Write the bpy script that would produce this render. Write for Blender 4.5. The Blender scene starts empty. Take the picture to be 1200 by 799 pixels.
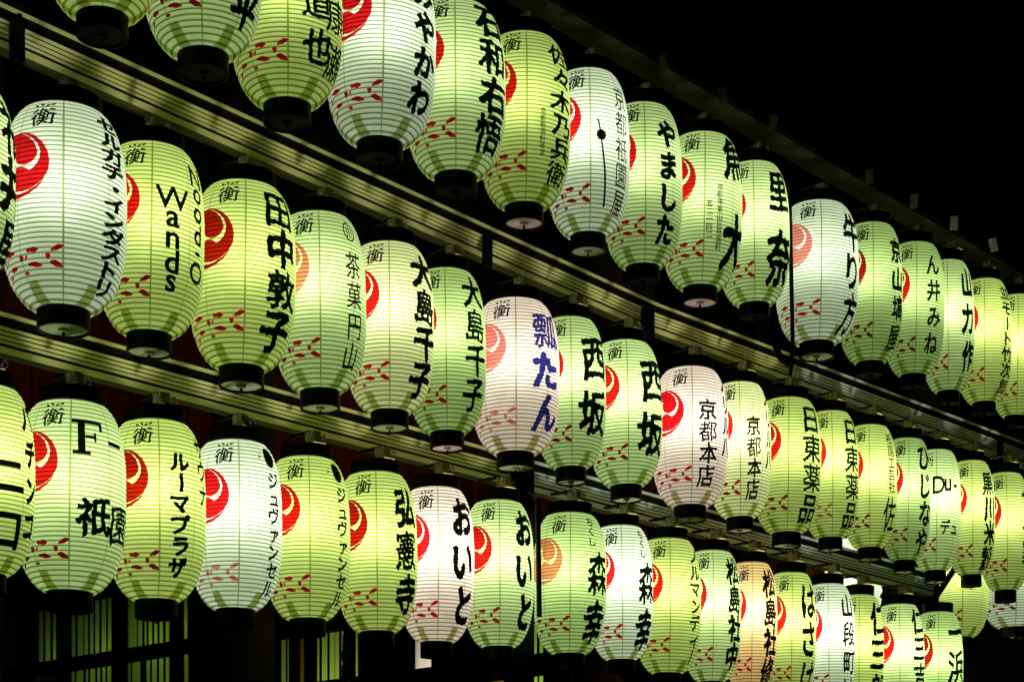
import bpy, bmesh, math, random
import numpy as np
from mathutils import Vector, Matrix

random.seed(7)
rng = np.random.default_rng(7)
S = bpy.context.scene
COL = S.collection

# ------------------------------------------------------------------ camera
F, HX, HY, VX = 2250.0, 600.0, 1090.0, 2600.0    # focal length, principal column, horizon, vanishing point of the rows (photo px)
K = 16166.0                                      # depth of the lantern rows: depth = K / (VX - px)
EYE = 1.6
cam = bpy.data.cameras.new("camera")
cam.sensor_width = 36.0
cam.lens = 36.0 * F / 1200.0
cam.shift_y = (HY - 399.5) / 1200.0
cam.clip_start, cam.clip_end = 0.05, 2000.0
camo = bpy.data.objects.new("camera", cam)
camo.location = (0, 0, EYE)
camo.rotation_euler = (math.radians(90), 0, 0)
COL.objects.link(camo)
S.camera = camo

# ------------------------------------------------------------------ night sky, exposure
W = bpy.data.worlds.new("World")
S.world = W
W.use_nodes = True
nt = W.node_tree
sky = nt.nodes.new("ShaderNodeTexSky")
sky.sky_type = 'NISHITA'
sky.sun_disc = False
sky.sun_elevation = math.radians(2)
sky.sun_rotation = math.radians(120)
bg = nt.nodes["Background"]
bg.inputs["Strength"].default_value = 0.0006
nt.links.new(sky.outputs[0], bg.inputs["Color"])
S.view_settings.view_transform = 'Standard'
S.view_settings.look = 'None'
S.view_settings.exposure = 0.0
S.view_settings.gamma = 1.0
S.view_settings.use_curve_mapping = False
S.render.engine = 'CYCLES'
cy = S.cycles
cy.max_bounces, cy.diffuse_bounces, cy.glossy_bounces, cy.transmission_bounces = 7, 4, 3, 4
cy.transparent_max_bounces = 10
cy.caustics_reflective = cy.caustics_refractive = False
cy.use_denoising = True
cy.sample_clamp_indirect = 4.0

FORWARD = .10   # share of the paper's light that keeps going forward
BULB = 3.9     # power of one lantern bulb, watts

# ------------------------------------------------------------------ helpers
def tag(o, label=None, cat=None, group=None, kind=None):
    if label: o["label"] = label
    if cat: o["category"] = cat
    if group: o["group"] = group
    if kind: o["kind"] = kind
    return o

def link(name, me, parent=None, loc=None):
    o = bpy.data.objects.new(name, me)
    COL.objects.link(o)
    if parent is not None: o.parent = parent
    if loc is not None: o.location = loc
    return o

def empty(name, loc=(0, 0, 0), rz=0.0):
    o = bpy.data.objects.new(name, None)
    o.empty_display_size = 0.1
    o.location = loc
    o.rotation_euler = (0, 0, rz)
    COL.objects.link(o)
    return o

def mesh(name, verts, faces, mats=(), midx=None, smooth=False):
    me = bpy.data.meshes.new(name)
    me.from_pydata([tuple(map(float, v)) for v in verts], [], [tuple(map(int, f)) for f in faces])
    for m in mats: me.materials.append(m)
    if midx is not None: me.polygons.foreach_set("material_index", np.asarray(midx, np.int32))
    if smooth: me.polygons.foreach_set("use_smooth", np.ones(len(me.polygons), bool))
    me.update()
    return me

class MB:
    """collects boxes, tubes and lathes for one mesh"""
    def __init__(self): self.v, self.f, self.m = [], [], []
    def add(self, vs, fs, m=0):
        b = len(self.v); self.v += [tuple(v) for v in vs]
        self.f += [tuple(b + i for i in f) for f in fs]; self.m += [m] * len(fs)
    def box(self, c, s, R=None, m=0):
        vs = []
        for x in (-.5, .5):
            for y in (-.5, .5):
                for z in (-.5, .5):
                    p = Vector((x * s[0], y * s[1], z * s[2]))
                    if R is not None: p = R @ p
                    vs.append(p + Vector(c))
        self.add(vs, [(0, 1, 3, 2), (4, 6, 7, 5), (0, 4, 5, 1), (2, 3, 7, 6), (0, 2, 6, 4), (1, 5, 7, 3)], m)
    def tube(self, pts, r, n=8, m=0):
        pts = [Vector(p) for p in pts]; rings = []
        for i, p in enumerate(pts):
            d = (pts[min(i + 1, len(pts) - 1)] - pts[max(i - 1, 0)]).normalized()
            a = d.cross(Vector((0.31, 0.2, 0.93)))
            if a.length < 1e-4: a = d.cross(Vector((1, 0, 0)))
            a.normalize(); b = d.cross(a)
            rings.append([p + a * r * math.cos(2 * math.pi * k / n) + b * r * math.sin(2 * math.pi * k / n) for k in range(n)])
        vs = [q for R_ in rings for q in R_]; fs = []
        for i in range(len(pts) - 1):
            for k in range(n):
                fs.append((i * n + k, i * n + (k + 1) % n, (i + 1) * n + (k + 1) % n, (i + 1) * n + k))
        fs.append(tuple(range(n))[::-1]); fs.append(tuple((len(pts) - 1) * n + k for k in range(n)))
        self.add(vs, fs, m)
    def lathe(self, prof, n=40, m=0):
        vs, fs = [], []
        for r, z in prof:
            for k in range(n):
                a = 2 * math.pi * k / n
                vs.append((r * math.sin(a), -r * math.cos(a), z))
        for i in range(len(prof) - 1):
            for k in range(n):
                fs.append((i * n + k, i * n + (k + 1) % n, (i + 1) * n + (k + 1) % n, (i + 1) * n + k))
        self.add(vs, fs, m)
    def mesh(self, name, mats, smooth=False): return mesh(name, self.v, self.f, mats, self.m, smooth)
    def build(self, name, mats, parent=None, smooth=False, loc=None):
        return link(name, self.mesh(name, mats, smooth), parent, loc)

def mat(name):
    m = bpy.data.materials.new(name); m.use_nodes = True
    t = m.node_tree; t.nodes.clear()
    out = t.nodes.new("ShaderNodeOutputMaterial")
    return m, t, out

def solid(name, col, rough=0.6, spec=0.3, var=0.35, scale=9.0, bump=0.1, metal=0.0, stretch=(1, 1, 1)):
    m, t, out = mat(name)
    b = t.nodes.new("ShaderNodeBsdfPrincipled")
    b.inputs["Roughness"].default_value = rough
    b.inputs["Specular IOR Level"].default_value = spec
    b.inputs["Metallic"].default_value = metal
    tc = t.nodes.new("ShaderNodeTexCoord")
    mp = t.nodes.new("ShaderNodeMapping"); mp.inputs["Scale"].default_value = stretch
    n = t.nodes.new("ShaderNodeTexNoise"); n.inputs["Scale"].default_value = scale; n.inputs["Detail"].default_value = 6
    r = t.nodes.new("ShaderNodeValToRGB")
    r.color_ramp.elements[0].position, r.color_ramp.elements[1].position = .3, .72
    r.color_ramp.elements[0].color = (*[c * (1 - var) for c in col], 1)
    r.color_ramp.elements[1].color = (*[min(1, c * (1 + var * .6)) for c in col], 1)
    t.links.new(tc.outputs["Object"], mp.inputs[0]); t.links.new(mp.outputs[0], n.inputs["Vector"])
    t.links.new(n.outputs["Fac"], r.inputs[0]); t.links.new(r.outputs[0], b.inputs["Base Color"])
    if bump:
        bp = t.nodes.new("ShaderNodeBump"); bp.inputs["Strength"].default_value = bump; bp.inputs["Distance"].default_value = .01
        t.links.new(n.outputs["Fac"], bp.inputs["Height"]); t.links.new(bp.outputs[0], b.inputs["Normal"])
    t.links.new(b.outputs[0], out.inputs[0])
    return m

def paper(name, trans, fac=1.0):
    """thin sheet that lets the bulb's light through; per-lantern shade and blotchy fibres"""
    m, t, out = mat(name)
    tc = t.nodes.new("ShaderNodeTexCoord")
    oi = t.nodes.new("ShaderNodeObjectInfo")
    n = t.nodes.new("ShaderNodeTexNoise"); n.inputs["Scale"].default_value = 11; n.inputs["Detail"].default_value = 7
    n.noise_dimensions = '4D'
    mr = t.nodes.new("ShaderNodeMath"); mr.operation = 'MULTIPLY'; mr.inputs[1].default_value = 60
    t.links.new(oi.outputs["Random"], mr.inputs[0]); t.links.new(mr.outputs[0], n.inputs["W"])
    t.links.new(tc.outputs["Object"], n.inputs["Vector"])
    r = t.nodes.new("ShaderNodeValToRGB")
    r.color_ramp.elements[0].position, r.color_ramp.elements[1].position = .25, .7
    a = [c * fac for c in trans]
    r.color_ramp.elements[0].color = (a[0] * .86, a[1] * .86, a[2] * .76, 1)
    r.color_ramp.elements[1].color = (*a, 1)
    t.links.new(n.outputs["Fac"], r.inputs[0])
    hs = t.nodes.new("ShaderNodeHueSaturation")
    mv = t.nodes.new("ShaderNodeMapRange"); mv.inputs["To Min"].default_value = .9; mv.inputs["To Max"].default_value = 1.06
    t.links.new(oi.outputs["Random"], mv.inputs["Value"]); t.links.new(mv.outputs[0], hs.inputs["Value"])
    t.links.new(r.outputs[0], hs.inputs["Color"])
    tr = t.nodes.new("ShaderNodeBsdfTranslucent"); df = t.nodes.new("ShaderNodeBsdfDiffuse")
    t.links.new(hs.outputs[0], tr.inputs["Color"]); t.links.new(hs.outputs[0], df.inputs["Color"])
    rf = t.nodes.new("ShaderNodeBsdfRefraction"); rf.inputs["Roughness"].default_value = 1.0; rf.inputs["IOR"].default_value = 1.7
    t.links.new(hs.outputs[0], rf.inputs["Color"])
    mf = t.nodes.new("ShaderNodeMixShader"); mf.inputs[0].default_value = FORWARD
    t.links.new(tr.outputs[0], mf.inputs[1]); t.links.new(rf.outputs[0], mf.inputs[2])
    mx = t.nodes.new("ShaderNodeMixShader"); mx.inputs[0].default_value = .15
    t.links.new(mf.outputs[0], mx.inputs[1]); t.links.new(df.outputs[0], mx.inputs[2])
    t.links.new(mx.outputs[0], out.inputs[0])
    return m

def ink(name, tint, body, cover):
    """a film of ink: tints the light that comes through the paper"""
    m, t, out = mat(name)
    tr = t.nodes.new("ShaderNodeBsdfTransparent"); tr.inputs[0].default_value = (*tint, 1)
    df = t.nodes.new("ShaderNodeBsdfDiffuse"); df.inputs[0].default_value = (*body, 1)
    mx = t.nodes.new("ShaderNodeMixShader")
    tc = t.nodes.new("ShaderNodeTexCoord")
    n = t.nodes.new("ShaderNodeTexNoise"); n.inputs["Scale"].default_value = 40
    mr = t.nodes.new("ShaderNodeMapRange"); mr.inputs["To Min"].default_value = max(0, cover - .12); mr.inputs["To Max"].default_value = min(1, cover + .12)
    t.links.new(tc.outputs["Object"], n.inputs["Vector"]); t.links.new(n.outputs["Fac"], mr.inputs["Value"])
    t.links.new(mr.outputs[0], mx.inputs[0])
    t.links.new(tr.outputs[0], mx.inputs[1]); t.links.new(df.outputs[0], mx.inputs[2])
    t.links.new(mx.outputs[0], out.inputs[0])
    return m

TONES = {  # word, paper transmission, bulb colour, power factor
    'Y': ("yellow-green", (.58, .715, .245), (1, 1, .80), .92),
    'G': ("pale green",   (.56, .73, .35), (1, 1, .88), .95),
    'L': ("leaf green",   (.48, .68, .27), (1, 1, .88), .84),
    'W': ("white",        (.70, .80, .62), (1, 1, .97), 1.0),
    'C': ("cream",        (.73, .79, .43), (1, 1, .88), 1.05),
    'P': ("pinkish white", (.82, .71, .65), (1, .96, .93), 1.02),
    'O': ("orange",       (.85, .64, .36), (1, .90, .72), .95),
}
PM = {}
for k_, (w_, c_, b_, p_) in TONES.items():
    PM[k_] = (paper("paper_" + w_, c_), paper("hoop_" + w_, [c * q for c, q in zip(c_, (.30, .38, .2))]), paper("seam_" + w_, [c * q for c, q in zip(c_, (.36, .38, .14))]))
M_BLACK = solid("black_lacquer", (.0025, .0025, .0028), .5, .12, .3, 30)
M_INK = ink("black_ink", (.02, .022, .02), (.004, .004, .004), .85)
M_BLUE = ink("blue_ink", (.035, .04, .36), (.01, .012, .12), .25)
M_RED = ink("red_ink", (.80, .012, .018), (.42, .006, .008), .2)
M_DARKRED = ink("dark_red_ink", (.5, .012, .012), (.3, .008, .008), .2)
M_PINK = ink("faded_red_ink", (.95, .26, .26), (.6, .08, .08), .1)
M_SPLINT = ink("glued_paper_tab", (.46, .48, .16), (.2, .2, .1), .12)
M_DISC = solid("cap_board", (.34, .40, .20), .7, .2, .4, 14)
M_DISCPINKLIT = solid("cap_board_pink_lit", (.62, .45, .40), .7, .2, .5, 14)  # pink light falling on some caps, put into the board colour
M_RAILLIT = solid("rail_lantern_lit", (.93, .95, .34), .42, .5, .10, 6, .02, 0.0, stretch=(1, 1, 6))  # neutral rail; the lanterns' yellow-green light is put into its colour
M_RAILGREY = solid("rail_untinted", (.9, .9, .86), .42, .5, .10, 6, .02, 0.0, stretch=(1, 1, 6))  # same rail without the lantern-light tint, for the whiter-lit right end
M_EDGE = solid("olive_board", (.085, .085, .03), .7, .2, .3, 8)
M_EDGED = solid("dark_olive_board", (.032, .030, .012), .8, .1, .4, 8)  # darker olive than the board under the rails
M_RAILSHADE = solid("rail_groove_shade", (.012, .014, .006), .8, .05)  # shade of deep recesses painted onto shallow grooves
M_BRACKET = solid("bracket_paint", (.92, .82, .30), .55, .3, .2, 20)
M_STEEL = solid("bright_wire", (.85, .85, .82), .3, .6, .1, 20, 0, .2)
M_POST = solid("black_steel", (.0025, .0025, .003), .5, .15, .3, 20)
M_TIMBER = solid("dark_timber", (.0028, .0024, .0024), .9, .03, .4, 5, .2, stretch=(4, 4, .5))
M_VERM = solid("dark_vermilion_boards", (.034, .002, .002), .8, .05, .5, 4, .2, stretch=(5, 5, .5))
M_SHOJI = None

# ------------------------------------------------------------------ lantern meshes (unit lantern: R0 wide, H0 tall, base of the paper at z = 0)
R0, H0 = .185, .66
REND = .405
NH = 42
def prof(t):
    u = np.abs(2 * np.asarray(t, float) - 1)
    e = np.where(np.asarray(t) < .5, REND, REND + .17)
    return R0 * (e + (1 - e) * np.clip(1 - u ** 3.0, 0, 1) ** (1 / 1.62))

SEAM = []
angs, seamcol = [], []
for k in range(8):
    a0 = k * 45.0
    w = 1.0 if k == 0 else .42
    angs += [a0 - w, a0 + w] + list(np.linspace(a0 + w, a0 + 45 - .42 - (0 if k != 7 else .58), 9)[1:-1])
    seamcol += [1 if k == 0 else 2] + [0] * 8
angs = np.radians(np.array(angs))
NA = len(angs)

def shade_mesh(name, mats):
    rows, kinds = [], []
    ts = []
    for i in range(NH):
        c = (i + .5) / NH
        ts += [(c - .5 / NH, -.0018, 0), (c - .16 / NH, .0006, 1), (c + .16 / NH, .0006, 0)]
    ts.append((1.0, -.0018, 0))
    vs = []
    for t, off, _ in ts:
        r = float(prof(t)) + off
        for a in angs: vs.append((r * math.sin(a), -r * math.cos(a), t * H0))
    fs, mi = [], []
    for i in range(len(ts) - 1):
        for k in range(NA):
            k2 = (k + 1) % NA
            fs.append((i * NA + k, i * NA + k2, (i + 1) * NA + k2, (i + 1) * NA + k))
            mi.append(1 if ts[i][2] == 1 else (2 if seamcol[k] else 0))
    return mesh(name, vs, fs, mats, mi, True)

SHADE = {k: shade_mesh("paper_shade", PM[k]) for k in TONES}

def cap_bottom():
    b = MB(); r = R0 * REND + .004
    b.lathe([(r - .012, .012), (r, .010), (r, -.062), (r - .007, -.063), (r - .008, -.050)])
    for a in (-38, 38, 142, -142, 90, -90):     # flat splints inside the paper that hold the hoops to the ring
        R_ = Matrix.Rotation(math.radians(a), 3, 'Z')
        q = []
        for t in (.004, .025, .05, .075, .095):
            q.append((float(prof(t)) - .006, t * H0))
        for (ra, za), (rb, zb) in zip(q[:-1], q[1:]):
            wa, w = .021 - .09 * za, .021 - .09 * zb
            b.add([R_ @ Vector((-wa, -ra, za)), R_ @ Vector((wa, -ra, za)), R_ @ Vector((w, -rb, zb)), R_ @ Vector((-w, -rb, zb))], [(0, 1, 2, 3)], 1)
    return b.mesh("bottom_cap", [M_BLACK, M_SPLINT])
def cap_top():
    b = MB(); r = R0 * (REND + .17) + .004
    b.lathe([(r - .014, -.012), (r, -.010), (r + .002, .052), (r - .006, .054), (r - .008, .0), (r - .014, -.012)])
    return b.mesh("top_cap", [M_BLACK])
def cap_disc(m):
    b = MB(); r = R0 * REND - .004
    b.lathe([(r, -.055), (.017, -.055), (.016, -.066), (.001, -.066)], 32)
    b.tube([(0, 0, -.058), (0, 0, -.082)], .005, 8, 1)
    b.lathe([(r, .006), (.001, .006)], 32)
    return b.mesh("end_disc", [m, M_BLACK])
CAPB, CAPT = cap_bottom(), cap_top()
DISCD = None
DISC, DISCP, DISCD = cap_disc(M_DISC), cap_disc(M_DISCPINKLIT), cap_disc(M_BLACK)

ZT = np.linspace(0, 1, 400)
RT = prof(ZT)
def wrap(uv, theta, off=.0012):
    """flat ink drawing (metres, v measured upward from the lantern's base) laid round the paper"""
    uv = np.asarray(uv, float)
    a = math.radians(theta) + uv[:, 0] / R0
    z = np.clip(uv[:, 1], .002, H0 - .002)
    r = np.interp(z / H0, ZT, RT) + off
    return np.stack([r * np.sin(a), -r * np.cos(a), z], 1)

class Ink:
    def __init__(self): self.v, self.f = [], []; self.n = 0
    def add(self, uv, faces, theta):
        self.v.append(wrap(uv, theta)); self.f += [tuple(self.n + i for i in f) for f in faces]; self.n += len(uv)
    def mesh(self, name, m): return mesh(name, np.concatenate(self.v), self.f, [m])

# --- glyphs
def slice_bm(bm, step, lo, hi):
    for ax in (0, 1):
        x = lo
        while x < hi:
            no = [0, 0, 0]; no[ax] = 1; co = [0, 0, 0]; co[ax] = x
            bmesh.ops.bisect_plane(bm, geom=bm.verts[:] + bm.edges[:] + bm.faces[:], dist=1e-6, plane_co=co, plane_no=no)
            x += step
GN = 76                       # cells per em
OUTL, GL = {}, {}
def outline(ch):
    """outline of a character as line segments, and the share of the em it inks"""
    if ch in OUTL: return OUTL[ch]
    cu = bpy.data.curves.new("glyph", 'FONT')
    cu.body = ch; cu.size = 1.0; cu.resolution_u = 3
    cu.dimensions = '2D'; cu.fill_mode = 'NONE'
    ob = bpy.data.objects.new("glyph", cu); COL.objects.link(ob)
    dg = bpy.context.evaluated_depsgraph_get()
    me = bpy.data.meshes.new_from_object(ob.evaluated_get(dg))
    v = np.array([p.co[:2] for p in me.vertices]).reshape(-1, 2)
    e = np.array([tuple(q.vertices) for q in me.edges]).reshape(-1, 2)
    bpy.data.meshes.remove(me); bpy.data.objects.remove(ob); bpy.data.curves.remove(cu)
    latin = ord(ch) < 0x2000
    cx = (v[:, 0].min() + v[:, 0].max()) / 2
    cyy = (v[:, 1].min() + v[:, 1].max()) / 2 if latin else .38
    v = v - [cx, cyy]
    if latin: v = v * 1.2
    if ch == 'ー': v = np.stack([v[:, 1], -v[:, 0]], 1)
    A, B = v[e[:, 0]], v[e[:, 1]]
    area = abs(.5 * np.sum(A[:, 0] * B[:, 1] - A[:, 1] * B[:, 0]))
    OUTL[ch] = (A, B, area)
    return OUTL[ch]

def glyph(ch, weight, rough):
    """one brushed character: distance field of its outline, swollen and roughened, meshed by marching squares"""
    key = (ch, weight, rough)
    if key in GL: return GL[key]
    A, B, area = outline(ch)
    w = weight
    if w > 0: w *= min(1.0, max(.2, (.46 - area) / .26))
    p = sum(ord(c) for c in ch)
    x = np.linspace(-.62, .62, GN + 1)
    X, Y = np.meshgrid(x, x, indexing='ij')
    q = rough
    Xw = X + q * .55 * np.sin(9 * Y + p) + q * .2 * np.sin(21 * Y + 17 * X + p)
    Yw = Y - .10 * X * (q > 0) + q * .5 * np.sin(8 * X + p * 1.3) + q * .2 * np.sin(19 * X - 23 * Y + p)
    P = np.stack([Xw, Yw], -1).reshape(-1, 1, 2)
    D = B - A; L2 = np.maximum((D ** 2).sum(1), 1e-12)
    t = np.clip(((P - A) * D).sum(-1) / L2, 0, 1)
    dist = np.sqrt((((A + t[..., None] * D) - P) ** 2).sum(-1)).min(1)
    py, px = P[..., 1], P[..., 0]
    cond = (A[:, 1] > py) != (B[:, 1] > py)
    with np.errstate(divide='ignore', invalid='ignore'):
        xi = A[:, 0] + (py - A[:, 1]) * D[:, 0] / np.where(D[:, 1] == 0, 1e-12, D[:, 1])
    ins = (np.sum(cond & (px < xi), 1) % 2) == 1
    phi = np.where(ins, dist, -dist) + w
    if q: phi += q * (.22 * np.sin(37 * P[:, 0, 0] + 29 * P[:, 0, 1] + p) + .16 * np.sin(71 * P[:, 0, 1] - 43 * P[:, 0, 0] + 2 * p))
    phi = phi.reshape(GN + 1, GN + 1)
    h = x[1] - x[0]
    V, Fc, ids = [], [], {}
    def vid(k, co):
        if k not in ids: ids[k] = len(V); V.append(co)
        return ids[k]
    pos = phi > 0
    for j in range(GN):
        i = 0
        while i < GN:
            c4 = int(pos[i, j]) + int(pos[i + 1, j]) + int(pos[i + 1, j + 1]) + int(pos[i, j + 1])
            if c4 == 0: i += 1; continue
            if c4 == 4:
                i1 = i + 1
                while i1 < GN and i1 - i < 5 and pos[i1 + 1, j] and pos[i1 + 1, j + 1]: i1 += 1
                Fc.append(tuple(vid(('c', a_, b_), (x[a_], x[b_])) for a_, b_ in ((i, j), (i1, j), (i1, j + 1), (i, j + 1))))
                i = i1; continue
            cs = ((i, j), (i + 1, j), (i + 1, j + 1), (i, j + 1)); f = []
            for k in range(4):
                a_, b_ = cs[k], cs[(k + 1) % 4]
                if pos[a_]: f.append(vid(('c',) + a_, (x[a_[0]], x[a_[1]])))
                if pos[a_] != pos[b_]:
                    s_ = phi[a_] / (phi[a_] - phi[b_])
                    f.append(vid(('e',) + min(a_, b_) + max(a_, b_), (x[a_[0]] + (x[b_[0]] - x[a_[0]]) * s_, x[a_[1]] + (x[b_[1]] - x[a_[1]]) * s_)))
            if len(f) >= 3: Fc.append(tuple(f))
            i += 1
    GL[key] = (np.array(V).reshape(-1, 2), Fc)
    return GL[key]

STYLE = {'brush': (.031, .028), 'heavy': (.050, .034), 'fine': (.022, .012), 'thin': (.004, 0.0), 'sans': (.026, 0.0), 'med': (.016, .014)}
def column(inkm, text, theta, vt, vb, style='brush', wf=1.0, fill=1.0):
    n = len(text); box = (vb - vt) * H0 / n
    w, r = STYLE[style]
    for i, ch in enumerate(text):
        if ch in ' \u3000': continue
        v, f = glyph(ch, w, r)
        if not len(v): continue
        s = box * fill
        z = H0 - (vt + (vb - vt) * (i + .5) / n) * H0
        jx = (.04 * s * math.sin(i * 2.3 + n)) if r else 0
        inkm.add(v * [s * wf, s] + [jx, z], f, theta)
def row_text(inkm, text, theta, vc, size, style='sans', adv=.8, wf=1.0):
    w, r = STYLE[style]; n = len(text)
    for i, ch in enumerate(text):
        v, f = glyph(ch, w, r)
        if len(v): inkm.add(v * [size * wf, size] + [(i - (n - 1) / 2) * size * adv, H0 - vc * H0], f, theta)

def disc_poly(cx, cy_, rx, ry, n=20, wob=0.0, ph=0.0):
    vs = [(cx, cy_)]
    for k in range(n):
        a = 2 * math.pi * k / n
        q = 1 + wob * math.sin(3 * a + ph) + wob * .5 * math.sin(5 * a + 2 * ph)
        vs.append((cx + rx * q * math.cos(a), cy_ + ry * q * math.sin(a)))
    return np.array(vs), [(0, 1 + k, 1 + (k + 1) % n) for k in range(n)]
def ring_poly(cx, cy_, rx, ry, w, n=28):
    vs = []
    for k in range(n):
        a = 2 * math.pi * k / n
        vs += [(cx + rx * math.cos(a), cy_ + ry * math.sin(a)), (cx + (rx - w) * math.cos(a), cy_ + (ry - w) * math.sin(a))]
    return np.array(vs), [(2 * k, 2 * ((k + 1) % n), 2 * ((k + 1) % n) + 1, 2 * k + 1) for k in range(n)]

# --- three-comma crest
def tomoe_outline():
    d, rh = .455, .37
    out = [(-22, None), (0, .84), (20, .905), (40, .97), (58, 1.0), (75, 1.0), (92, 1.0), (110, 1.0), (128, 1.0), (146, 1.0), (162, 1.0)]
    inn = [(160, .975), (146, .93), (130, .895), (112, .87), (96, .82), (82, .74), (70, .66), (60, .585)]
    pts = []
    def far(deg):
        c = d * math.cos(math.radians(deg)); return c + math.sqrt(max(0, c * c - d * d + rh * rh))
    for a, r in out: pts.append((math.radians(a), far(a) if r is None else r))
    for a, r in inn: pts.append((math.radians(a), r))
    xy = [(r * math.cos(a), r * math.sin(a)) for a, r in pts]
    p1 = (far(46) * math.cos(math.radians(46)), far(46) * math.sin(math.radians(46)))
    a1 = math.atan2(p1[1], p1[0] - d); p0 = xy[0]; a0 = math.atan2(p0[1], p0[0] - d) + 2 * math.pi
    for k in range(0, 22): 
        a = a1 + (a0 - a1) * k / 22
        xy.append((d + rh * math.cos(a), rh * math.sin(a)))
    return xy
def tomoe_mesh():
    I = Ink(); Rr = .170 * H0
    for k in range(3):
        bm = bmesh.new()
        rot = math.radians(-72 + 120 * k)
        vs = [bm.verts.new((Rr * (x * math.cos(rot) - y * math.sin(rot)), Rr * (x * math.sin(rot) + y * math.cos(rot)), 0)) for x, y in tomoe_outline()]
        f = bm.faces.new(vs)
        f.normal_update()
        bmesh.ops.triangulate(bm, faces=[f])
        slice_bm(bm, .010, -.12, .12)
        bm.verts.index_update()
        I.add(np.array([p.co[:2] for p in bm.verts]) + [0, H0 * (1 - .36)], [tuple(q.index for q in fc.verts) for fc in bm.faces], -47)
        bm.free()
    return I.mesh("crest", M_RED)
CREST = {}
def crest_mesh(m):
    if m not in CREST:
        base = CREST.get('b') or tomoe_mesh(); CREST['b'] = base
        c = base.copy(); c.materials.clear(); c.materials.append(m); CREST[m] = c
    return CREST[m]

# --- petals painted round the foot of the paper
def petal(cx, cy_, L, h, slant, ph):
    vs, fs = [], []
    n = 7
    for i in range(n + 1):
        s = i / n * 2 - 1
        w = h * (1 - abs(s) ** 2.5) ** .5 * (1 + .2 * math.sin(5 * s + ph)) + .0004
        x = cx + s * L; y = cy_ + slant * s * L + (.25 * h * math.sin(ph)) * (1 - s * s)
        vs += [(x, y + w), (x, y - w)]
    for i in range(n): fs.append((2 * i, 2 * i + 1, 2 * i + 3, 2 * i + 2))
    return np.array(vs), fs
def petal_mesh(m, fat=1.0):
    I = Ink(); z = H0 * (1 - .815); g = .034 * H0
    mm = math.radians(1) * R0
    for k in range(6):
        th = -15 - 30 * k
        I.add(*disc_poly(0, z + .002, (.0085 + .002 * math.sin(k * 2.1)) * fat, .0095 * fat, 10, .18, k), th)
        I.add(*petal(0, z + g, (7.0 + 1.5 * math.sin(k * 1.9)) * mm, .0075 * fat, .10 * math.sin(k * 3), k * 1.7), th - 16)
        I.add(*petal(0, z - g, (7.4 + 1.5 * math.cos(k * 2.4)) * mm, .0068 * fat, -.12 * math.cos(k * 2), k * 2.3 + 1), th - 15)
    for k in range(5):
        th = -15 - 30 * k
        I.add(*petal(0, z - g * 1.95, (3.6 + math.sin(k * 2)) * mm, .0042 * fat, .3 * math.sin(k * 1.7), k + .4), th - 27)
        I.add(*petal(0, z + g * .1, 2.0 * mm, .0042 * fat, .5 * math.cos(k), k), th - 24)
    I.add(*petal(0, z + g * 1.15, 6.5 * mm, .0075 * fat, .40, 1), -6)
    I.add(*petal(0, z - g * 1.0, 7 * mm, .0085 * fat, -.30, 2), -7)
    return I.mesh("petal_band", m)
PETAL = {m: petal_mesh(m) for m in (M_RED, M_DARKRED, M_PINK)}

def offering_mark():
    I = Ink(); v, f = glyph('衡', .024, .04)
    I.add(v * [.092, .070] + [0, H0 * (1 - .118)], f, -21)
    for dx, dy in ((-.034, .0), (-.012, .004), (.010, .0), (.030, .005)):
        I.add(*petal(dx, H0 * (1 - .052) + dy, .009, .0035, .3 * math.copysign(1, dx), dx * 200), -21)
    return I.mesh("offering_mark", M_INK)
MARK = offering_mark()
HOOKW = MB(); HOOKW.tube([(0, 0, 0), (0, 0, .11)], .0022, 6)
HOOKM = HOOKW.mesh("hanging_wire", [M_STEEL])

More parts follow.
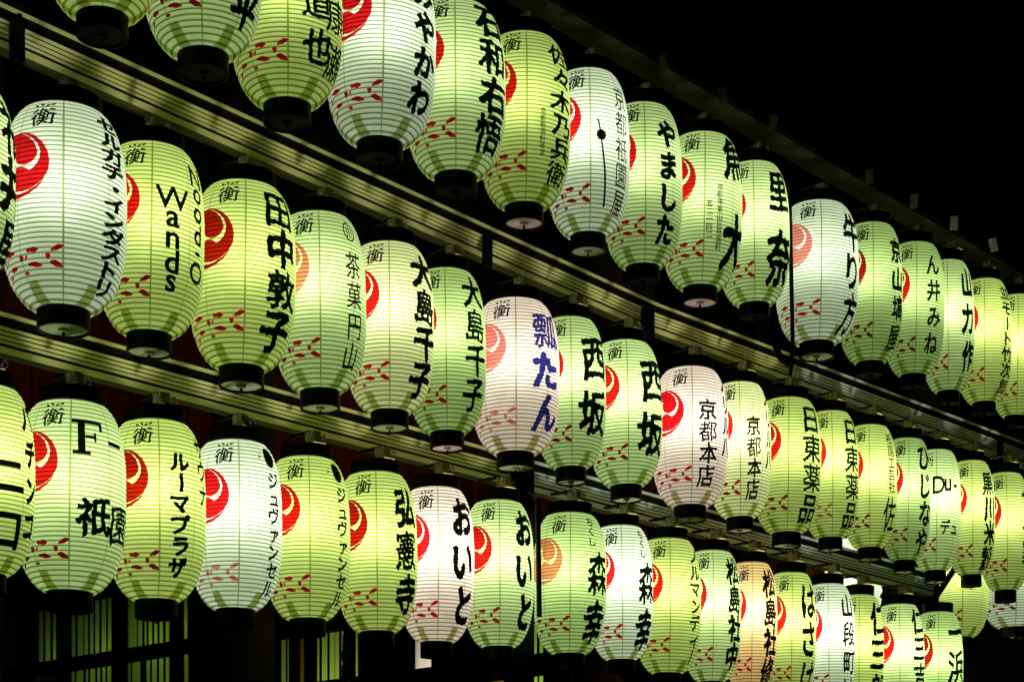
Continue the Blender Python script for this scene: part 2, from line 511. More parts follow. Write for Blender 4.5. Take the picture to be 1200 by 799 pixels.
# ------------------------------------------------------------------ the lanterns: measured left, right, top, foot of the paper (photo px), then look
# (left, right, top, foot, tone, crest ink, petal ink, lettering, description)
def C(t, th, a, b, st='brush', wf=1.0, fill=1.0): return ('c', t, th, a, b, st, wf, fill)
def Rw(t, th, v, s, st='sans', adv=.8, wf=1.0): return ('r', t, th, v, s, st, adv, wf)
R_, D_, P_ = M_RED, M_DARKRED, M_PINK
TOP = [
 (49, 191, -232, 6, 'Y', R_, D_, [C('山本', 52, .1, .7)], "only its foot and black ring showing"),
 (168, 308, -172, 52, 'G', R_, D_, [C('山本新平', 54, .1, .92, 'heavy')], "upper half cut off, one thick black stroke"),
 (271, 402, -105, 112, 'Y', R_, R_, [C('中道也', 33, .2, .88, 'brush', 1.0, .85), C('小康瀬', 64, .22, .92, 'brush', 1.0, .85)], "two kanji columns cut off above"),
 (381, 509, -52, 158, 'W', R_, R_, [C('みやかわ', 51, .12, .9, 'heavy', 1.0, .95)], "cursive hiragana and bright crest cut off above"),
 (475, 593, 0, 198, 'G', R_, R_, [C('石和右悟', 50, .03, .92, 'heavy', 1.1)], "four heavy kanji down its full height"),
 (560, 668, 38, 235, 'Y', R_, R_, [C('佐々木乃兵衛', 52, .08, .92, 'brush', 1.5), C('京都祇園料理店', 20, .5, .78, 'fine', .9)], "six brushed kanji beside a tiny signature column"),
 (640, 738, 81, 270, 'W', R_, D_, [C('京都祇園屋', 50, .12, .92, 'thin', .85)], "thin kanji beside a drawn black hairpin"),
 (706, 800, 121, 307, 'G', R_, R_, [C('やました', 37, .13, .92, 'heavy', 1.0, .95)], "four thick hiragana down its right side"),
 (773, 868, 155, 332, 'G', R_, R_, [C('魚', 50, .03, .34, 'heavy', .8), C('大', 52, .55, .92, 'heavy', .7), C('京都市東山区祇園町', 22, .39, .82, 'fine', 1.0), C('五二一四二', 7, .5, .75, 'fine')], "two big kanji and two tiny columns"),
 (842, 926, 189, 352, 'G', R_, R_, [C('里', 46, .08, .40, 'heavy', .8), C('奈', 47, .52, .92, 'heavy', .75)], "two large kanji, left of thin black rod"),
 (909, 1005, 235, 397, 'W', P_, R_, [C('牛り方', 53, .10, .97, 'brush', .7)], "faded pink crest, behind a thin black rod"),
 (982, 1057, 261, 421, 'L', D_, D_, [C('京山塙屋', 52, .12, .95, 'heavy', .95, .9)], "four kanji and dark petals, pale crest neighbour"),
 (1035, 1105, 284, 436, 'L', R_, D_, [C('ん井みね', 36, .1, .9, 'brush', 1.0, .85)], "rounded hiragana and one lattice-like kanji"),
 (1080, 1142, 304, 456, 'G', R_, R_, [C('山力作', 50, .06, .9, 'heavy', .8, .85)], "three widely spaced angular kanji"),
 (1121, 1185, 326, 469, 'Y', R_, R_, [C('並モート竹次郎', 56, .07, .96, 'brush', 1.5)], "a long crowded column of small dark characters"),
 (1160, 1219, 345, 485, 'Y', R_, R_, [C('松屋', 62, .1, .8)], "cut off by the right edge"),
]
MID = [
 (-131, 14, 84, 322, 'G', R_, R_, [C('福井屋', 78, .08, .95, 'heavy')], "nearly all cut off at left"),
 (2, 147, 121, 355, 'W', R_, R_, [C('セルガチ・インダストリ', 53, .06, .95, 'heavy', 1.9, 1.08)], "crowded katakana and large bright red crest"),
 (113, 237, 167, 385, 'Y', R_, D_, [C('Wands', 23, .28, .84, 'sans', 1.05, 1.28), C('Nood-O', 59, .12, .74, 'sans', 1.0, 1.3)], "black Latin letters stacked in two columns"),
 (221, 345, 211, 425, 'Y', D_, R_, [C('田中敦子', 45, .06, .94, 'heavy', 1.05)], "deep red crest and four bold kanji"),
 (320, 430, 248, 453, 'G', P_, R_, [C('茶菓円山', 47, .24, .92, 'med', .85, .95)], "a round seal stamp above four neat kanji"),
 (404, 509, 283, 478, 'C', R_, R_, [C('大島千子', 54, .08, .94, 'heavy', 1.05)], "four brushed kanji, nearer of matching pair"),
 (477, 571, 314, 503, 'L', R_, R_, [C('大島千子', 49, .06, .90, 'brush', 1.05)], "four brushed kanji, farther of matching pair"),
 (552, 656, 349, 527, 'P', P_, P_, [C('瓢たん', 46, .10, .90, 'heavy', .95, .95)], "dark blue lettering, the only blue one"),
 (627, 711, 371, 545, 'G', R_, D_, [C('西坂', 43, .11, .85, 'heavy', .95, .85)], "two huge kanji, next to blue lettering"),
 (690, 777, 398, 566, 'G', R_, D_, [C('西坂', 47, .11, .86, 'heavy', .95, .85)], "two huge kanji and whole bright crest"),
 (764, 853, 429, 590, 'P', R_, R_, [C('京都本店', 25, .27, .90, 'brush', 1.0), C('ノリル八', 66, .05, .66, 'heavy', .8)], "four small black kanji at mid-height"),
 (830, 904, 447, 604, 'C', R_, D_, [C('京都本店', 26, .28, .90, 'brush', .95), C('ノリル八', 66, .05, .66, 'heavy', .8)], "four small kanji, right of the pinkish white one"),
 (882, 961, 465, 622, 'Y', R_, D_, [C('日東薬品', 47, .07, .95, 'brush', 1.1)], "square kanji, nearer of two alike"),
 (940, 1006, 481, 628, 'Y', R_, P_, [C('日東薬品', 49, .07, .95, 'brush', 1.1)], "square kanji, farther of two alike"),
 (987, 1051, 497, 640, 'Y', R_, D_, [C('祇園工芸社', 54, .08, .58, 'fine', 1.2), C('佐', 49, .60, .90, 'med', .7)], "thin small column over one larger kanji"),
 (1031, 1089, 513, 655, 'L', R_, R_, [C('ひじなや', 46, .06, .97, 'brush', 1.0)], "long curling hiragana, left of the Latin script"),
 (1067, 1125, 526, 667, 'G', R_, R_, [Rw('Du-', 27, .32, .115, 'fine', .62), Rw('デュ', 33, .67, .085, 'sans', .9)], "Latin script over two katakana"),
 (1110, 1166, 539, 672, 'Y', R_, D_, [C('黒川米穀', 47, .11, .98, 'heavy', .95)], "four dense kanji, right of the Latin script"),
 (1149, 1207, 553, 690, 'Y', D_, R_, [C('つる家', 58, .12, .8, 'brush')], "dark red crest at right edge"),
]
BOT = [
 (-74, 40, 449, 670, 'Y', R_, D_, [C('パチンコ', 61, .07, .84, 'heavy', .85, .85), C('ニロ', 21, .36, .92, 'sans', 1.1, .9)], "bold katakana, half cut off at left"),
 (18, 145, 468, 690, 'G', R_, D_, [C('祇', 25, .53, .74, 'heavy', .95), C('園', 64, .54, .76, 'heavy', .95)], "a big Latin capital over kanji"),
 (125, 241, 491, 700, 'Y', D_, D_, [C('ルーマプラザ', 25, .20, .90, 'heavy', 1.1), C('サウナ', 64, .08, .48, 'brush', .9)], "six thick katakana, shorter column beside"),
 (222, 330, 515, 711, 'W', R_, P_, [C('ジュヴァンセル', 51, .19, .94, 'brush', 1.15)], "a black blot over slender katakana"),
 (310, 411, 534, 723, 'Y', R_, R_, [C('ジュヴァンセル', 52, .19, .94, 'brush', 1.15)], "a black blot over slender katakana"),
 (394, 490, 552, 738, 'Y', D_, R_, [C('弘憲寺', 49, .10, .92, 'heavy', .85, .95)], "three bold kanji, left of pinkish one"),
 (467, 556, 570, 750, 'P', R_, R_, [C('おいと', 45, .06, .92, 'heavy', .85, .95)], "three large hiragana"),
 (542, 626, 585, 756, 'G', R_, R_, [C('おいと', 48, .06, .92, 'heavy', .8, .95)], "three large hiragana, right of pinkish one"),
 (624, 710, 600, 764, 'L', P_, R_, [C('森幸', 49, .27, .97, 'heavy', .75, .9), C('ちくし', 38, .04, .26, 'fine', 1.2)], "a pale striped crest beside a black post"),
 (690, 766, 615, 771, 'W', R_, R_, [C('森幸', 51, .27, .97, 'heavy', .75, .9), C('ちくし', 44, .04, .26, 'fine', 1.2)], "two heavy kanji, right of striped crest"),
 (743, 821, 630, 787, 'Y', R_, R_, [C('ノルマンディー', 53, .08, .95, 'brush', 1.3)], "a long katakana column"),
 (799, 868, 644, 797, 'G', D_, R_, [C('松島社中', 50, .06, .93, 'heavy', .95)], "four kanji, left of the orange one"),
 (848, 910, 658, 808, 'O', R_, R_, [C('松島社修', 47, .06, .97, 'heavy', .95)], "four heavy kanji, the only orange one"),
 (895, 955, 670, 817, 'Y', R_, R_, [C('はさは', 46, .08, 1.0, 'brush', .85)], "spaced hiragana, right of the orange one"),
 (940, 1003, 683, 826, 'W', R_, R_, [C('山段町村', 50, .08, 1.0, 'brush', .95, .9)], "angular kanji cut by the bottom edge"),
 (976, 1035, 696, 836, 'Y', D_, R_, [C('仁三郎', 55, .06, .95, 'brush', 1.0)], "thin kanji, third from far end"),
 (1024, 1083, 707, 843, 'G', R_, R_, [C('仁三吉帆', 54, .04, .98, 'brush', 1.0)], "bright red crest, next to last"),
 (1070, 1128, 716, 850, 'L', D_, D_, [C('一浜帆', 50, .04, .95, 'brush', .9)], "dark red crest, last at the corner"),
]
FAR = [
 (1092, 1158, 628, 745, 'Y', None, D_, [], "no crest, behind a diagonal black rod at the corner"),
 (1150, 1226, 610, 733, 'W', None, D_, [], "only its petalled foot showing, below the right edge's dark rings"),
 (968, 1034, 630, 728, 'W', None, D_, [], "glowing in the gap under the lower rail, almost hidden"),
]
ORD = ["first", "second", "third", "fourth", "fifth", "sixth", "seventh", "eighth", "ninth", "tenth", "eleventh", "twelfth", "thirteenth", "fourteenth", "fifteenth", "sixteenth", "seventeenth", "eighteenth", "nineteenth"]

def depth_at(px, back=0.0): return (K + 3010 * back) / (VX - px)
def at(px, py, Y): return Vector(((px - HX) * Y / F, Y, EYE + (HY - py) * Y / F))

def relax(rows, k=1.0):
    """true positions along the row; neighbours that would cut into each other are moved a few centimetres in or out of line"""
    P = []
    for (l, r, *_r) in rows:
        c = (l + r) / 2; Y = depth_at(c) * k
        P.append([c, Y, (r - l) * Y / F / 2])
    f = [1.0] * len(P)
    for _ in range(60):
        for i in range(len(P) - 1):
            a, b = P[i], P[i + 1]
            Ya, Yb = a[1] * f[i], b[1] * f[i + 1]
            pa = ((a[0] - HX) * Ya / F, Ya); pb = ((b[0] - HX) * Yb / F, Yb)
            d = math.dist(pa, pb); need = a[2] * f[i] + b[2] * f[i + 1] - .004
            if d < need:
                s = min(.0012, (need - d) * .04)
                f[i] = max(.965, f[i] - s); f[i + 1] = min(1.035, f[i + 1] + s)
    return [p[1] * q for p, q in zip(P, f)]

TEXTMESH = {}
LANTERNS = []
def build_lantern(spec, Y, label, group, wire=False, pink=False, extra=None, dark=False):
    l, r, top, foot, tone, crest, petals, lettering, _d = spec
    c = (l + r) / 2
    half = (r - l) / 2 * Y / F
    Yf = Y - half * .47
    zt = EYE + (HY - top) * Yf / F; zb = EYE + (HY - foot) * Yf / F
    X = (c - HX) * Y / F
    sx, sz = half / R0 / 1.0, (zt - zb) / H0
    rz = math.atan2(-X, Y) + math.radians(random.uniform(-3, 3) + 1 + 3.5 * c / 1200)
    root = empty("paper_lantern", (X, Y, zb), rz)
    root.rotation_euler = (math.radians(random.uniform(-.8, .8)), math.radians(random.uniform(-.9, .9)), rz)
    root.scale = (sx, sx, sz)
    tag(root, label, "lantern", group)
    link("paper_shade", SHADE[tone], root)
    link("top_cap", CAPT, root, (0, 0, H0))
    cb = link("bottom_cap", CAPB, root)
    link("end_disc", DISCP if pink else (DISCD if dark else DISC), cb)
    if crest is not None: link("crest", crest_mesh(crest), root); link("offering_mark", MARK, root)
    link("petal_band", PETAL[petals], root)
    for q in lettering:
        key = str(q)
        if key not in TEXTMESH:
            I = Ink()
            if q[0] == 'c': column(I, *q[1:])
            else: row_text(I, *q[1:])
            TEXTMESH[key] = I.mesh("lettering", M_BLUE if '瓢' in key else M_INK)
        link("lettering", TEXTMESH[key], root)
    if extra:
        I = Ink(); extra(I); link("emblem", I.mesh("emblem", M_INK), root)
    if wire: link("hanging_wire", HOOKM, root, (.035, -.105, H0 + .045))
    w, pc, bc, pf = TONES[tone]
    ld = bpy.data.lights.new("bulb", 'POINT'); ld.energy = BULB * pf * random.uniform(.93, 1.06); ld.color = bc; ld.shadow_soft_size = .045
    lo = link("bulb", ld, root, (random.uniform(-.01, .01), random.uniform(-.01, .01), H0 * .60))
    LANTERNS.append((root, c, top, Y, zt))
    return root

def e_stamp(I):
    z = H0 * (1 - .125)
    I.add(*ring_poly(0, z, .034, .038, .006), 45)
    for dx in (-.014, 0, .014): I.add(*petal(dx, z, .003, .024, 0, dx * 90), 45)
def e_hairpin(I):
    z = lambda v: H0 * (1 - v)
    I.add(*disc_poly(0, z(.46), .022, .022, 20), 15)
    vs, fs = [], []
    for i in range(25):
        s = i / 24; v = .375 + .51 * s; x = -.010 + .045 * s ** .8 - .02 * max(0, s - .6); w = .0035 + .002 * s
        vs += [(x - w, z(v)), (x + w, z(v))]
    for i in range(24): fs.append((2 * i, 2 * i + 1, 2 * i + 3, 2 * i + 2))
    I.add(np.array(vs), fs, 14)
    I.add(*petal(-.012, z(.375), .009, .004, -.5, 1), 14)
def e_blot(I):
    z = H0 * (1 - .105)
    I.add(*disc_poly(0, z, .036, .040, 26, .05, 1.0), 50)
    I.add(*petal(-.062, z - .006, .010, .0022, .6, 1), 50)
    I.add(*petal(-.060, z + .006, .004, .002, 1.6, 2), 50)

def rect(I, x0, x1, v0, v1, th, n=8, sl=0.0):
    vs, fs = [], []
    for i in range(n + 1):
        x = x0 + (x1 - x0) * i / n
        vs += [(x, H0 * (1 - v0) + sl * x), (x, H0 * (1 - v1) + sl * x)]
    for i in range(n): fs.append((2 * i, 2 * i + 1, 2 * i + 3, 2 * i + 2))
    I.add(np.array(vs), fs, th)
def e_capital(I):
    rect(I, -.030, -.004, .150, .300, 17); rect(I, -.048, .014, .300, .318, 17); rect(I, -.052, .062, .130, .150, 17)
    rect(I, -.004, .028, .212, .228, 17); rect(I, .028, .036, .195, .245, 17); rect(I, .050, .062, .150, .185, 17)
    rect(I, -.034, .034, .222, .245, 54, 8, -.02)
def e_swash(I):
    z = H0 * (1 - .325)
    I.add(*ring_poly(0, z, .026, .040, .0045), 14)
    I.add(*petal(-.03, z - .038, .020, .003, .5, 1), 16)
EXTRA = {('B', 1): e_capital, ('M', 16): e_swash, ('T', 6): e_hairpin, ('M', 4): e_stamp, ('B', 3): e_blot, ('B', 4): e_blot}
PINK = {('T', 5), ('T', 8), ('M', 6)}
for code, rows, word, grp in (('T', TOP, "top", "lanterns hanging in the top row"), ('M', MID, "middle", "lanterns hanging in the middle row"), ('B', BOT, "bottom", "lanterns hanging in the bottom row")):
    ys = relax(rows)
    for i, sp in enumerate(rows):
        lab = f"{TONES[sp[4]][0]} lantern {ORD[i]} along {word} row, {sp[8]}"
        if len(lab.replace("-", " ").split()) > 16: print("LONG", len(lab.replace("-", " ").split()), lab)
        build_lantern(sp, ys[i], lab, grp, wire=(code == 'M' and i >= 7), pink=(code, i) in PINK, extra=EXTRA.get((code, i)), dark=(code == 'T' and i not in (6, 10)))
for sp in FAR:
    build_lantern(sp, depth_at((sp[0] + sp[1]) / 2) * 1.13, f"{TONES[sp[4]][0]} background lantern, {sp[8]}", "lanterns round the far corner")

# ------------------------------------------------------------------ rails
DIR = Vector((2000, 2250, 0)).normalized()          # along the rows, away from the camera
OUT = Vector((DIR.y, -DIR.x, 0))                    # from the hall towards the viewer
def rail_profile(h):
    """stepped moulding that leans outwards towards its top (outward, up, material of the face that follows)"""
    q = h / .12
    L = lambda z: .5 * (z - .03) if z > .03 else 0.0
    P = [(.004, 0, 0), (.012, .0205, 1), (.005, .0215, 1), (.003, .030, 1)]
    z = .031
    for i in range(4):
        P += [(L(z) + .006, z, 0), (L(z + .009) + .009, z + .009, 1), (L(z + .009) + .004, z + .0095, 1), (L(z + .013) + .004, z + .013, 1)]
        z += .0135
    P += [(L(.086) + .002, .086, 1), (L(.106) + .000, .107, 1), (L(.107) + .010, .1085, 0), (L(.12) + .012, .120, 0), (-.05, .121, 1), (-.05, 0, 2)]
    return [(a * q, zz * q, m) for a, zz, m in P]
def rail(name, A, B, h, label, group, paint=None):
    """A, B: points at the top of the lip"""
    c = empty(name, A); tag(c, label, "rail", group)
    pr = rail_profile(h); n = len(pr); vs, fs, mi = [], [], []
    d = B - A
    for base in (Vector((0, 0, 0)), d):
        for a, z, m in pr: vs.append(base + OUT * a + Vector((0, 0, z - h)))
    for i in range(n):
        j = (i + 1) % n
        fs.append((i, j, n + j, n + i)); mi.append(pr[i][2])
    fs.append(tuple(range(n))[::-1]); fs.append(tuple(range(n, 2 * n))); mi += [0, 0]
    link("rail_body", mesh("rail_body", vs, fs, [paint or M_RAILLIT, M_RAILSHADE, M_EDGE], mi), c)
    return c, A, d

BACK = .15
def r_at(px, py): return at(px, py, depth_at(px, BACK))
def y1(x): return 27 + .453 * (x - 29) if x <= 760 else 358.5 + .374 * (x - 760)
def y2(x): return 372 + .2762 * x
def y0(x): return -19 + .572 * (x - 592)
RAILS = []
x1 = [-60, 20, 571, 760, 927, 1172, 1290]
lab1 = ["short end of the upper rail at the frame's left edge", "long upper rail section lit yellow-green between the two left clamps", "upper rail section between the middle clamp and the wide dark clamp",
        "upper rail section right of the wide dark clamp", "pale upper rail section right of the bent black rod", "pale end of the upper rail at the frame's right edge"]
for i in range(6):
    a, b = x1[i], x1[i + 1]
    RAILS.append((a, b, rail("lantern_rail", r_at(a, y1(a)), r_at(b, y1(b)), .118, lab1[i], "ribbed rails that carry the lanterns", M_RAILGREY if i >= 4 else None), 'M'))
x2 = [-60, 612, 1092]
lab2 = ["lower ribbed rail left of the black post", "lower ribbed rail right of the black post, ending at the corner"]
for i in range(2):
    a, b = x2[i], x2[i + 1]
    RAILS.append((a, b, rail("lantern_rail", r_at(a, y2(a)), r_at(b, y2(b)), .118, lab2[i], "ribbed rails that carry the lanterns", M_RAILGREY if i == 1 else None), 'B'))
x0 = [420, 1290]
A0, B0 = r_at(420, y0(420)), r_at(1290, y0(1290))
eb = empty("eave_beam", A0); tag(eb, "dark timber beam above the top row with olive lower edge", "beam")
b = MB(); L0 = (B0 - A0)
Aext = -L0.normalized() * 3.2
for (o0, o1, z0, z1, m) in ((-.10, .02, .03, .26, 0), (-.10, .05, -.002, .029, 1)):
    vs = []
    for base in (Aext, L0):
        for o_, z_ in ((o0, z0), (o1, z0), (o1, z1), (o0, z1)): vs.append(base + OUT * o_ + Vector((0, 0, z_)))
    b.add(vs, [(0, 1, 5, 4), (1, 2, 6, 5), (2, 3, 7, 6), (3, 0, 4, 7), (3, 2, 1, 0), (4, 5, 6, 7)], m)
b.build("beam_body", [M_TIMBER, M_EDGED], eb)

# brackets from the rails to the lanterns: a small block with two wire hooks
M_HOOK = solid("dull_wire", (.12, .12, .11), .5, .3, .2, 20)
bk = MB()
bk.box((0, 0, 0), (.036, .05, .040)); bk.box((0, -.012, -.024), (.052, .07, .008))
for s in (-1, 1):
    pts = [(s * (.040 + .010 * math.cos(a)), -.020 + .006 * math.sin(2 * a), .000 + .013 * math.sin(a)) for a in np.linspace(0, 5.4, 12)]
    bk.tube(pts, .0026, 6, 1)
bk.box((0, .07, .024), (.022, .12, .008), None, 2)
BRACKET = bk.mesh("bracket", [M_BRACKET, M_HOOK, M_POST])
def add_bracket(parent, origin, root, zt):
    p = Vector((root.location.x, root.location.y, zt + .058 * root.scale[2] + .030)) + OUT * .03
    o = link("bracket", BRACKET, parent, p - origin)
    o.rotation_euler = (0, 0, math.atan2(DIR.y, DIR.x) + math.radians(random.uniform(-6, 6)))
li = 0
for rows, code in ((TOP, 'T'), (MID, 'M'), (BOT, 'B')):
    for sp in rows:
        root, c, top, Y, zt = LANTERNS[li]; li += 1
        if code == 'T':
            add_bracket(eb, A0, root, zt); continue
        for a, b_, (ro, A, d), cd in RAILS:
            if cd == code and a <= max(c, -55) < b_:
                add_bracket(ro, A, root, zt); break

# clamps over the upper rail, rods and struts
def clamp(px, w, ytop, ybot, label, front=.035, name="rail_clamp", grp="black clamps across the upper rail"):
    Y = depth_at(px, BACK - front)
    t, bt = at(px, ytop, Y), at(px, ybot, Y)
    o = empty(name, bt); tag(o, label, "clamp", grp)
    R3 = Matrix((DIR, -OUT, Vector((0, 0, 1)))).transposed()
    m = MB(); ww = w * Y / F / .80
    m.box((0, 0, (t.z - bt.z) / 2), (ww, .02, t.z - bt.z), R3)
    m.build("strap", [M_POST], o)
    m = MB()
    for s in (.2, .8):
        m.tube([OUT * .010 + Vector((0, 0, (t.z - bt.z) * s)), OUT * .017 + Vector((0, 0, (t.z - bt.z) * s))], ww * .22, 6)
    m.build("bolt", [M_POST], o)
clamp(20, 14, 8, 72, "narrow black clamp across the upper rail by the left edge")
clamp(571, 10, 255, 312, "black clamp across the upper rail above the blue-lettered lantern")
clamp(759, 16, 318, 396, "wide black clamp where the upper rail bends")
clamp(1172, 7, 505, 545, "small black clamp on the pale right part of the upper rail")

rod = empty("hanger_rod", at(927, 420, depth_at(927, BACK - .24))); tag(rod, "thin black rod bent at its foot, in front of the upper rail", "rod")
Yr = depth_at(927, BACK - .24)
b = MB(); o3 = at(927, 420, Yr)
b.tube([at(925, 215, Yr) - o3, at(929, 405, Yr) - o3, at(926, 440, Yr) - o3], .0105, 8)
b.tube([at(904, 375, Yr) - o3, at(907, 400, Yr) - o3, at(914, 418, Yr) - o3, at(925, 428, Yr) - o3], .017, 8)
b.build("rod", [M_POST], rod)

post = empty("support_post", at(616, 700, depth_at(616, BACK))); tag(post, "black post between the bottom row's three-hiragana and striped-crest lanterns", "post")
Yp = depth_at(616, BACK - .10)
o4 = at(616, 700, depth_at(616, BACK))
b = MB(); R3 = Matrix((DIR, -OUT, Vector((0, 0, 1)))).transposed()
zz0, zz1 = at(616, 820, Yp).z, at(616, 540, Yp).z
b.box(at(612, 700, Yp) - o4 + Vector((0, 0, (zz0 + zz1) / 2 - o4.z)), (.10, .05, zz1 - zz0), R3)
b.build("post_body", [M_POST], post)
b = MB(); Yq = depth_at(631, -.19)
b.tube([at(630, 585, Yq) - o4, at(632, 722, Yq) - o4], .011, 8)
b.tube([at(630, 588, Yq) - o4, at(616, 575, Yp) - o4], .011, 8)
b.build("front_rod", [M_POST], post)
for (xa, ya, xb, yb, lab) in ((1066, 652, 1034, 700, "ribbed black strut under the middle row left of the corner"), (1126, 655, 1092, 706, "ribbed black strut crossing the background lantern at the corner")):
    Ya = depth_at(xa) * 1.04
    o5 = at(xa, ya, Ya); st = empty("diagonal_strut", o5); tag(st, lab, "strut", "diagonal struts at the corner")
    b = MB(); p, q = Vector((0, 0, 0)), at(xb, yb, Ya * 1.02) - o5
    pts = [p.lerp(q, s) for s in np.linspace(0, 1, 30)]
    b.tube(pts, .016, 8)
    for s in np.linspace(.03, .97, 18):
        b.tube([p.lerp(q, s), p.lerp(q, s + .012)], .021, 8)
    b.build("strut_tube", [M_POST], st)

# ------------------------------------------------------------------ the hall behind: dark boards above, vermilion frieze, screens
def row_box(mb, xa, xb, back0, back1, z0, z1, m=0):
    """box along the row between photo columns xa, xb, from back0 to back1 metres behind the lanterns"""
    vs = []
    for px in (xa, xb):
        for bk_ in (back0, back1):
            Y = depth_at(px, bk_); X = (px - HX) * Y / F
            for z in (z0, z1): vs.append(Vector((X, Y, z)))
    mb.add(vs, [(0, 1, 3, 2), (4, 6, 7, 5), (0, 4, 5, 1), (2, 3, 7, 6), (0, 2, 6, 4), (1, 5, 7, 3)], m)
def on_row(px, back, z): 
    Y = depth_at(px, back); return Vector(((px - HX) * Y / F, Y, z))

wall = MB(); row_box(wall, -500, 1180, 1.25, 1.33, 4.28, 6.6)
o = wall.build("wall", [M_TIMBER]); tag(o, "black timber wall behind the top and middle rows", "wall")
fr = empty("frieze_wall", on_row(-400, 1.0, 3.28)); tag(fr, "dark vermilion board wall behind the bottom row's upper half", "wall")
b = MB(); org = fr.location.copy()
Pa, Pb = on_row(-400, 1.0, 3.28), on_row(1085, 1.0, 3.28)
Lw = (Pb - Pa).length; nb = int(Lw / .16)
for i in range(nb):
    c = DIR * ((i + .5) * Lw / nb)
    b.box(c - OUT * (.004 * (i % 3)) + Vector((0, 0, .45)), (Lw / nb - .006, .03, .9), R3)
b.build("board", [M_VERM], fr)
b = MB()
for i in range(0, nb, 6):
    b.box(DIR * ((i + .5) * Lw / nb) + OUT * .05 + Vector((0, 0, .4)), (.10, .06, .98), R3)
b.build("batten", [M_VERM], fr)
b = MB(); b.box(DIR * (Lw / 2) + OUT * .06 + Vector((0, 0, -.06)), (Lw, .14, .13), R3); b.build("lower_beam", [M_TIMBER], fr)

for px, lab in ((-40, "dark vermilion pillar at the hall's near left"), (285, "dark vermilion pillar behind the blotted white bottom lantern"), (700, "dark vermilion pillar behind the middle of the bottom row"), (1075, "dark vermilion corner pillar at the far end")):
    p = on_row(px, .62 if px != 1075 else .45, 0)
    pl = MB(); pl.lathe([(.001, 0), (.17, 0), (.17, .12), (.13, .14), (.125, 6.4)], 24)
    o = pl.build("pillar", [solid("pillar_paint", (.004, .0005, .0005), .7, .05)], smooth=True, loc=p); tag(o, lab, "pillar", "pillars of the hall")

# perpendicular wall of screens deep inside
E = -OUT                                                  # into the hall
P0 = on_row(1000, 0, 0)
def in_pt(px, z):                                         # point of the inner wall seen in photo column px
    k = (px - HX) / F
    t = (P0.x - k * P0.y) / (k * E.y - E.x)
    return P0 + E * t + Vector((0, 0, z))
def in_z(px, py): 
    p = in_pt(px, 0); return EYE + (HY - py) * p.y / F
Z1 = in_z(230, 750)                                       # lower edge of the upper screens
Z2 = in_z(208, 768); Z3 = in_z(500, 785)
scr = empty("screen_wall", in_pt(330, 0)); tag(scr, "dark lattice wall of blinds deep inside the hall", "screen wall")
so = scr.location.copy()
tI = Matrix((E, DIR, Vector((0, 0, 1)))).transposed()
def in_box(mb, xa, xb, z0, z1, off, th, m=0):
    a, b_ = in_pt(xa, 0), in_pt(xb, 0); c = (a + b_) / 2
    mb.box(c - DIR * off + Vector((0, 0, (z0 + z1) / 2)) - so, ((a - b_).length, th, z1 - z0), tI, m)
b = MB()
in_box(b, -20, 900, Z2, Z1, .05, .10); in_box(b, -20, 900, Z3 - .12, Z3, .05, .10); in_box(b, -20, 900, Z1 + .42, Z1 + 1.6, .05, .10); in_box(b, -20, 900, 1.0, 1.25, .05, .1)
b.build("cross_beam", [M_TIMBER], scr)
b = MB()
for xa, xb in ((30, 46), (77, 84), (142, 150), (208, 216), (231, 330), (348, 352), (366, 372), (413, 417), (429, 487), (515, 553), (562, 575), (600, 618), (646, 900)):
    in_box(b, xa, xb, 1.2, Z1 + .8, .03, .09)
b.build("post_frame", [M_TIMBER], scr)
def blind(name, col):
    m, t, out = mat(name)
    tr = t.nodes.new("ShaderNodeBsdfTranslucent"); tr.inputs[0].default_value = (*col, 1)
    df = t.nodes.new("ShaderNodeBsdfDiffuse"); df.inputs[0].default_value = (*[c * .3 for c in col], 1)
    mx = t.nodes.new("ShaderNodeMixShader"); mx.inputs[0].default_value = .3
    t.links.new(tr.outputs[0], mx.inputs[1]); t.links.new(df.outputs[0], mx.inputs[2]); t.links.new(mx.outputs[0], out.inputs[0])
    return m
M_BL = blind("green_blind", (.36, .44, .16)); M_BLY = blind("amber_blind", (.22, .19, .06)); M_BLW = blind("white_blind", (.6, .57, .52))
lit = [(46, 77, 1, M_BL), (84, 97, 1, M_BL), (99, 142, 1, M_BL), (150, 160, 1, M_BL), (162, 208, 1, M_BL), (216, 231, 1, M_BL),
       (84, 97, 2, M_BL), (101, 141, 2, M_BL), (150, 164, 2, M_BL), (172, 208, 2, M_BL), (216, 231, 2, M_BL),
       (330, 348, 2, M_BL), (352, 366, 2, M_BLY), (372, 392, 2, M_BL), (393, 413, 2, M_BL), (417, 429, 2, M_BL), (487, 515, 2, M_BLW), (553, 562, 2, M_BLW), (575, 600, 2, M_BLW), (618, 646, 2, M_BL),
       (330, 348, 3, M_BL), (372, 413, 3, M_BL), (417, 429, 3, M_BLW), (553, 600, 3, M_BLY), (618, 646, 3, M_BL)]
for xa, xb, lv, m in lit:
    z0, z1 = {1: (Z1, Z1 + .50), 2: (Z3, Z2), 3: (1.25, Z3 - .12)}[lv]
    b = MB(); in_box(b, xa, xb, z0, z1, 0.0, .004)
    bl = b.build("blind", [m], scr)
    if m is M_BL:
        b = MB(); wpx = xb - xa; n = max(1, round(wpx / 7))
        for i in range(1, n):
            xc = xa + wpx * i / n + random.uniform(-1.5, 1.5)
            wq = random.uniform(.25, .9); in_box(b, xc - wq, xc + wq, z0, z1, .012, .012)
        b.build("slat", [M_TIMBER], bl)
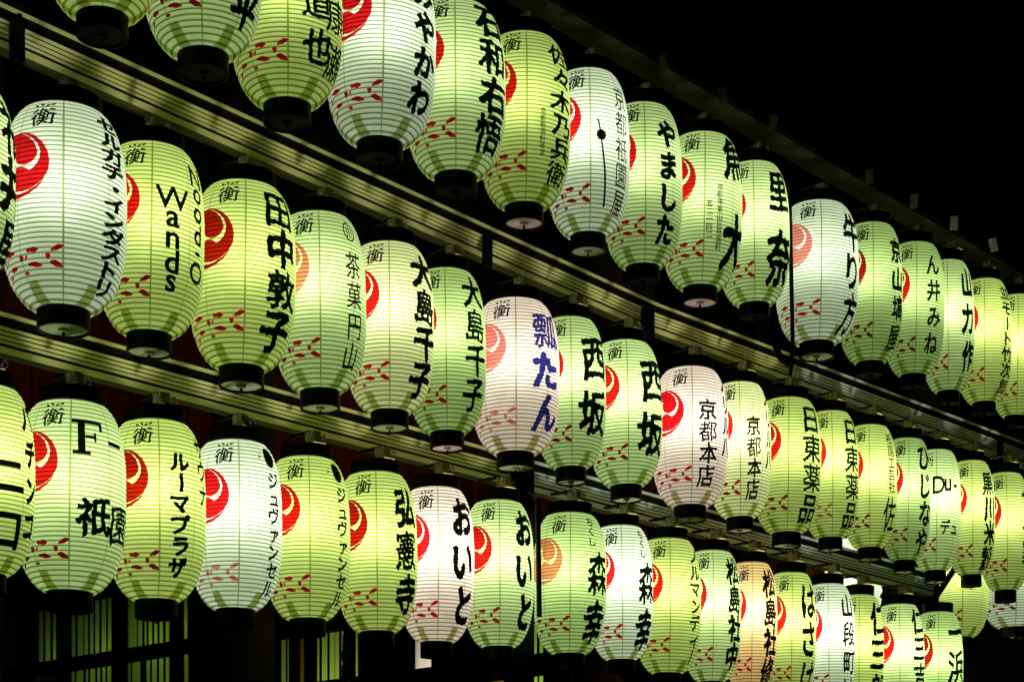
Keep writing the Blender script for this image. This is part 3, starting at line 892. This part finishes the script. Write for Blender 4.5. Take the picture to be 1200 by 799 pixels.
for px, pw, col, zz in ((66, .9, (.85, 1, .55), Z1 + .02), (122, 1.3, (.85, 1, .55), Z1 + .02), (182, 1.5, (.85, 1, .5), Z1 + .03), (222, 1.2, (.85, 1, .5), Z1 + .05), (110, 1.2, (.85, 1, .55), Z3), (200, 1.4, (.85, 1, .5), Z3), (380, 16, (1, 1, .6), Z3 - .35), (430, 10, (1, 1, .6), Z3 - .25), (540, 34, (1, .93, .88), Z3 - .3), (630, 8, (.8, 1, .5), Z3 - .2)):
    ld = bpy.data.lights.new("blind_backlight", 'POINT'); ld.energy = pw * 1.9; ld.color = col; ld.shadow_soft_size = .06  # unseen lamps added behind the blinds to brighten them from low down
    link("blind_backlight", ld, scr, in_pt(px, zz) + DIR * (.2 if px < 300 else .35) - so)
bn = MB(); in_box(bn, 418.5, 427, in_z(423, 840), in_z(423, 746), .13, .006, 0)
in_box(bn, 418.7, 426.8, in_z(423, 840), in_z(423, 781), .137, .006, 1); in_box(bn, 418.7, 426.8, in_z(423, 776), in_z(423, 764), .137, .006, 1)
o = bn.build("banner", [solid("white_cloth", (.8, .8, .7), .9, .1), solid("red_cloth", (.6, .01, .01), .9, .1)])
o.location = so; tag(o, "narrow red and white hanging banner under the bottom row", "banner")

# roof eave over the rows with paper tags hanging from it
ev = MB(); row_box(ev, -600, 1320, -.10, 1.4, 6.62, 6.72); 
o = ev.build("eave_roof", [M_TIMBER]); tag(o, "black eave roof above the top row", "roof")
TAG_LIGHT = [(.05, .045, .02), (.07, .06, .025), (.08, .07, .03), (.10, .07, .04), (.14, .12, .07), (.6, .5, .58), (.8, .66, .78)]  # light painted into the tags: dim at left, pink-lit at right
TAGL = ["barely visible paper tag under the eave, leftmost of seven", "faint paper tag under the eave, second from left", "faint paper tag under the eave, third from left", "dim paper tag under the eave, middle of the seven",
        "dim paper tag under the eave, third from right", "pale pink-lit paper tag, second from right under the eave", "brightest pink-lit paper tag, rightmost under the eave"]
def yt(x): return 112 + .5525 * (x - 847)
for i, px in enumerate((778, 847, 906, 1019, 1071, 1118, 1164)):
    Yt = depth_at(px, -.55); p = at(px, yt(px), Yt)
    r = empty("paper_tag", p, random.uniform(-.3, .3) - .5)
    tag(r, TAGL[i], "tag", "paper tags under the eave")
    b = MB(); b.box((0, 0, 0), (.040, .002, .072), Matrix.Rotation(random.uniform(-.25, .25), 3, 'Y')); b.build("slip", [solid("tag_light_tint", TAG_LIGHT[i], .9, .1, .2, 12)], r)
    b = MB(); b.tube([(0, 0, .035), (0, 0, .16)], .002, 6); b.build("string", [M_POST], r)

# floor of the hall, ground
st = MB(); row_box(st, -500, 1100, -.25, 9.0, 0.02, 1.0); o = st.build("stage_floor", [M_TIMBER]); tag(o, "dark raised stage floor under the lantern rows", "stage")
gm = solid("paving", (.10, .10, .095), .85, .2, .3, 3)
o = link("ground", mesh("ground", [(-400, -400, 0), (400, -400, 0), (400, 400, 0), (-400, 400, 0)], [(0, 1, 2, 3)], [gm])); tag(o, kind="structure")
